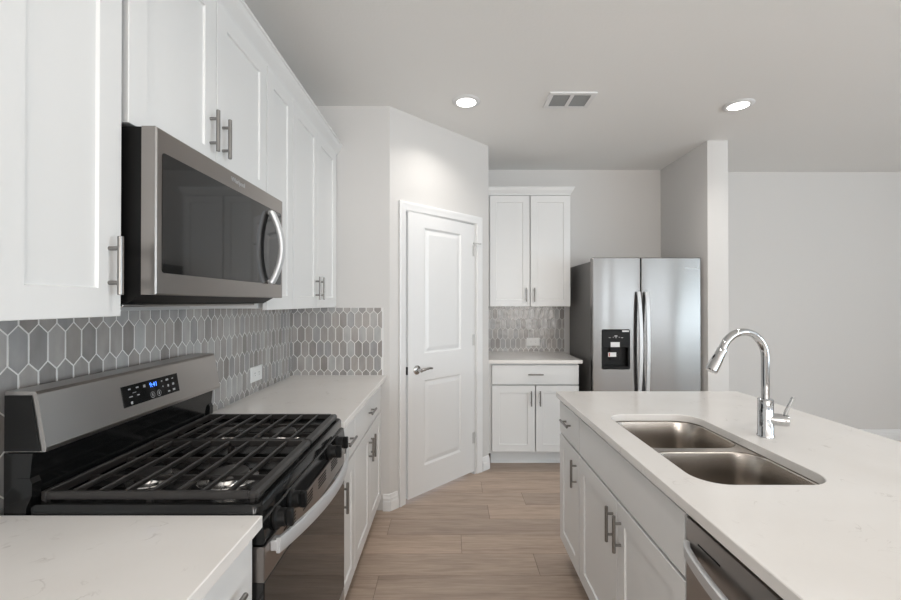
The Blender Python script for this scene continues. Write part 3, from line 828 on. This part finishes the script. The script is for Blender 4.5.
# ---------------------------------------------------------------- refrigerator
def fridge():
    W = 0.906
    t = thing('refrigerator', 'stainless side-by-side refrigerator with black dispenser in the back alcove', 'refrigerator', (1.187, 3.570, 0))
    m = MB(); m.box(0.003, W - 0.003, 0.066, 0.70, 0.03, 1.755, 0.004); m.obj('body', FRIDGESIDE, t)
    m = MB(); m.box(0.01, W - 0.01, 0.05, 0.066, 0.0, 0.085); m.obj('base_grille', BLACKPL, t, smooth=0)
    z0, z1 = 0.095, 1.782
    dx0, dx1, dz0, dz1 = 0.079, 0.308, 0.853, 1.178
    m = MB(); dm = 1.02
    m.plate(rrect(0, 0.4015, z0, z1, 0.006, 2), [rrect(dx0, dx1, dz0, dz1, 0.012, 3)[::-1]], lambda u, v, w: (u, w, v), 0.0, 0.060, 0.005)
    fd = m.obj('freezer_door', STEELF, t, smooth=0)
    m = MB(); m.rect_loft(0.4065, W, z0, z1, [(0.004, 0.060), (0, 0.056), (0, 0.006), (0.002, 0.002), (0.006, 0.0)]); rd = m.obj('fridge_door', STEELF, t, smooth=0)
    for x, p, s in ((0.376, fd, -1), (0.443, rd, 1)):
        m = MB(); pts = []
        for k in range(25):
            q = k / 24; pts.append((x - s * 0.004 * math.sin(math.pi * q), -0.018 - 0.042 * math.sin(math.pi * q) ** 0.7, 0.60 + 0.895 * q))
        strap(m, pts, (1, 0, 0), 0.030, 0.013)
        for z in (0.612, 1.483): m.box(x - 0.010, x + 0.010, -0.02, 0.0005, z - 0.012, z + 0.012, 0.002)
        m.obj('handle', BRIGHT, p)
    # dispenser
    m = MB(); e = 0.0005
    x0, x1 = dx0 + e, dx1 - e
    zs = dz0 + 0.178
    m.box(x0, x1, -0.004, 0.05, zs, dz1 - e, 0.002)                       # control head
    m.box(x0, x0 + 0.012, -0.004, 0.05, dz0 + e, zs).box(x1 - 0.012, x1, -0.004, 0.05, dz0 + e, zs)
    m.box(x0 + 0.012, x1 - 0.012, -0.004, 0.05, dz0 + e, dz0 + 0.014).box(x0 + 0.012, x1 - 0.012, 0.047, 0.05, dz0 + 0.014, zs)
    dsp = m.obj('dispenser', BLACKPL, fd, smooth=0)
    m = MB(); m.box(dx0 + 0.075, dx0 + 0.155, 0.02, 0.032, dz0 + 0.07, zs, 0.003); m.obj('paddle', BLACKPL, dsp, smooth=0)
    m = MB(); m.box(x0 + 0.014, x1 - 0.014, 0.002, 0.045, dz0 + 0.0142, dz0 + 0.020); m.obj('drip_tray', BLACKPL, dsp, smooth=0)
    k = MB()
    k.box(dx0 + 0.07, dx0 + 0.145, -0.0048, -0.0038, zs + 0.004, zs + 0.045); k.obj('display_sticker', STICKER, dsp, smooth=0)
    k = MB(); k.box(dx0 + 0.057, dx0 + 0.125, 0.0185, 0.0199, dz0 + 0.098, dz0 + 0.135); k.obj('paddle_label', STICKER, dsp, smooth=0)
    k = MB(); k.box(dx0 + 0.062, dx0 + 0.072, 0.0178, 0.0184, dz0 + 0.102, dz0 + 0.131); k.obj('paddle_label_band', REDSTICK, dsp, smooth=0)
    k = MB(); k.box(x1 - 0.062, x1 - 0.006, -0.0048, -0.0038, dz1 - 0.017, dz1 - 0.004); k.obj('corner_sticker', STICKER, dsp, smooth=0)
    k = MB()
    for xx, w, z, h in ((0.062, .016, .082, .004), (0.092, .010, .086, .004), (0.114, .024, .096, .010), (0.114, .010, .082, .006), (0.142, .010, .086, .004), (0.165, .018, .082, .004)):
        k.box(dx0 + xx - w / 2, dx0 + xx + w / 2, -0.0048, -0.0038, zs + z - h / 2, zs + z + h / 2)
    k.obj('key_markings', MARKING, dsp, smooth=0)
    text_mesh('emblem', 'Whirlpool', 0.026, BRIGHT, rd, (0.826, -0.0005, 1.690), (R(90), 0, 0), 0.001)
    for x in (0.05, W - 0.05):
        m = MB(); m.box(x - 0.03, x + 0.03, 0.01, 0.11, 1.7825, 1.795, 0.003) if False else m.box(x - 0.03, x + 0.03, 0.068, 0.12, 1.7545, 1.775, 0.003); m.obj('hinge_cover', FRIDGESIDE, t, smooth=0)
fridge()

# ---------------------------------------------------------------- tile backsplashes: local (u, out -y, v up)
def clip(poly, x0, x1, z0, z1):
    def cut(ps, f, ip):
        out = []
        for i in range(len(ps)):
            a, b = ps[i], ps[(i + 1) % len(ps)]
            if f(a):
                out.append(a)
                if not f(b): out.append(ip(a, b))
            elif f(b): out.append(ip(a, b))
        return out
    def ix(x): return lambda a, b: (x, a[1] + (b[1] - a[1]) * (x - a[0]) / (b[0] - a[0]))
    def iz(z): return lambda a, b: (a[0] + (b[0] - a[0]) * (z - a[1]) / (b[1] - a[1]), z)
    for f, ip in ((lambda p: p[0] >= x0, ix(x0)), (lambda p: p[0] <= x1, ix(x1)), (lambda p: p[1] >= z0, iz(z0)), (lambda p: p[1] <= z1, iz(z1))):
        if poly: poly = cut(poly, f, ip)
    return poly
def backsplash(label, loc, rotz, W, z0, z1, u_off, trim=None):
    t = thing('tile_backsplash', label, 'backsplash', (loc[0], loc[1], 0), rotz, 'grey picket tile backsplashes')
    m = MB(); m.box(0, W, -0.0088, 0, z0, z1); m.obj('grout_bed', GROUT, t, smooth=0)
    m = MB(); P, S, T = 0.0516, 0.074, 0.0245; gr = 0.0024
    zc = 1.290
    for r in range(-7, 4):
        for c in range(-2, int(W / P) + 3):
            cx = u_off + c * P + (P / 2 if r % 2 else 0); cz = zc + r * (S + T)
            hw = P / 2 - gr
            k = hw / (P / 2)
            hex_ = [(cx, cz - S / 2 - T * k - 0.0002), (cx + hw, cz - S / 2), (cx + hw, cz + S / 2), (cx, cz + S / 2 + T * k), (cx - hw, cz + S / 2), (cx - hw, cz - S / 2)]
            pl = clip(hex_, 0.001, W - 0.001, z0 + 0.001, z1 - 0.001)
            q = []
            for p in pl:
                if not q or (abs(p[0] - q[-1][0]) + abs(p[1] - q[-1][1]) > 1e-5): q.append(p)
            if len(q) > 1 and abs(q[0][0] - q[-1][0]) + abs(q[0][1] - q[-1][1]) < 1e-5: q.pop()
            if len(q) < 3: continue
            gx = sum(p[0] for p in q) / len(q); gz = sum(p[1] for p in q) / len(q)
            if max(p[0] for p in q) - min(p[0] for p in q) < 0.004 or max(p[1] for p in q) - min(p[1] for p in q) < 0.004: continue
            ty, tx = random.uniform(-0.008, 0.008), random.uniform(-0.006, 0.006)
            def ring(s, y): return [(gx + (p[0] - gx) * s, y + (p[0] - gx) * ty * (y < -0.007) + (p[1] - gz) * tx * (y < -0.007), gz + (p[1] - gz) * s) for p in q]
            m.loft([ring(1, -0.0085), ring(0.985, -0.0097)], cap0=False)
    m.obj('tiles', TILE, t, smooth=50)
    if trim:
        m = MB(); m.box(W, W + 0.006, -0.011, 0, z0, z1); m.obj('edge_trim', TRIMM, t, smooth=0)
    return t
backsplash('grey glazed picket-tile backsplash on the long wall behind the range', (XW + 0.0005, 0.37), RA, YE - 0.37 - 0.013, 0.9145, 1.3805, 1.056 - 0.37)
backsplash('grey-brown picket-tile backsplash on the short wall facing the viewer beside the pantry', (XW + 0.001, YE - 0.0005), 0, -0.463 - XW, 0.9145, 1.3725, 0.041, trim=True)
backsplash('grey-brown picket-tile backsplash beneath the back cabinet beside the refrigerator', (XR + 0.001, YB - 0.0005), 0, 1.143 - XR, 0.9145, 1.367, 0.02, trim=True)

# ---------------------------------------------------------------- outlets
def outlet(label, loc, rotz):
    t = thing('wall_outlet', label, 'outlet', loc, rotz, 'white wall outlets')
    m = MB(); m.rect_loft(-0.066, 0.066, -0.041, 0.041, [(0, 0.0), (0, -0.003), (0.003, -0.006)]); pl = m.obj('cover_plate', WHITEPL, t, smooth=0)
    for s in (-1, 1):
        m = MB(); m.rect_loft(s * 0.024 - 0.017, s * 0.024 + 0.017, -0.015, 0.015, [(0, -0.0055), (0, -0.007), (0.001, -0.0076)]); rc = m.obj('receptacle', WHITEPL, t, smooth=0)
        m = MB()
        m.box(s * 0.024 - 0.006, s * 0.024 - 0.004, -0.0082, -0.0074, 0.002, 0.009).box(s * 0.024 + 0.004, s * 0.024 + 0.006, -0.0082, -0.0074, 0.002, 0.009).box(s * 0.024 - 0.002, s * 0.024 + 0.002, -0.0082, -0.0074, -0.009, -0.005)
        m.obj('slots', plain('slot_dark', (0.08, 0.08, 0.08), 0.6), rc, smooth=0)
outlet('white horizontal outlet plate on the long tiled wall beyond the range', (XW + 0.0112, 2.342, 1.018), RA)
outlet('white horizontal outlet plate on the tiles under the back cabinet', (0.829, YB - 0.0112, 1.0138), 0)

# ---------------------------------------------------------------- ceiling fixtures
def downlight(label, x, y, power=3.6):
    t = thing('recessed_light', label, 'ceiling light', (x, y, H), 0, 'recessed ceiling lights')
    m = MB(); m.lathe([(0.066, -0.001), (0.094, -0.001), (0.094, -0.004), (0.088, -0.008), (0.068, -0.012), (0.064, -0.010), (0.064, -0.001)], seg=40)
    bm = m.bm
    m.obj('trim_ring', TRIMM, t)
    m = MB(); m.lathe([(0, -0.001), (0.0645, -0.001), (0.0645, -0.009), (0.05, -0.010), (0, -0.0105)], seg=40); m.obj('diffuser', DIFF, t)
    l = bpy.data.lights.new('lamp', 'AREA'); l.shape = 'DISK'; l.size = 0.12; l.energy = power; l.color = (1.0, 0.955, 0.90); l.spread = R(130)
    o = bpy.data.objects.new('lamp', l); COL.objects.link(o); o.parent = t; o.location = (0, 0, -0.014)
downlight('glowing round recessed ceiling light near the pantry door', 0.105, 2.83)
downlight('glowing round recessed ceiling light above the island, toward the refrigerator', 1.945, 2.88)
downlight('round recessed ceiling light over the aisle beside the range', 0.105, 0.75)
downlight('round recessed ceiling light over the near end of the island', 1.945, 0.75)

def vent():
    x0, x1, y0, y1 = 0.632, 0.932, 2.70, 2.912
    t = thing('ceiling_vent', 'white rectangular air vent with two louvered halves in the ceiling', 'vent', ((x0 + x1) / 2, (y0 + y1) / 2, H))
    a, b = (x1 - x0) / 2, (y1 - y0) / 2
    f = 0.028; c = 0.012
    m = MB()
    h1 = [(-a + f, -b + f), (-c, -b + f), (-c, b - f), (-a + f, b - f)]
    h2 = [(c, -b + f), (a - f, -b + f), (a - f, b - f), (c, b - f)]
    m.plate([(-a, -b), (a, -b), (a, b), (-a, b)], [h1[::-1], h2[::-1]], lambda u, v, w: (u, v, w), -0.010, -0.0005)
    m.obj('frame', TRIMM, t, smooth=0)
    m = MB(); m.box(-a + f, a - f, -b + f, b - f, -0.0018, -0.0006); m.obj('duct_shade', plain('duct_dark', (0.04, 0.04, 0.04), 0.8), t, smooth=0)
    m = MB()
    for (p, q) in ((-a + f, -c), (c, a - f)):
        for k in range(9):
            y = -b + f + (k + 0.5) * (2 * b - 2 * f) / 9
            m.loft([[(x, y - 0.007, -0.0025), (x, y - 0.006, -0.0022), (x, y + 0.006, -0.0090), (x, y + 0.005, -0.0094)] for x in (p, q)])
    m.obj('louvers', plain('louver_grey', (0.30, 0.31, 0.31), 0.5), t, smooth=0)
vent()
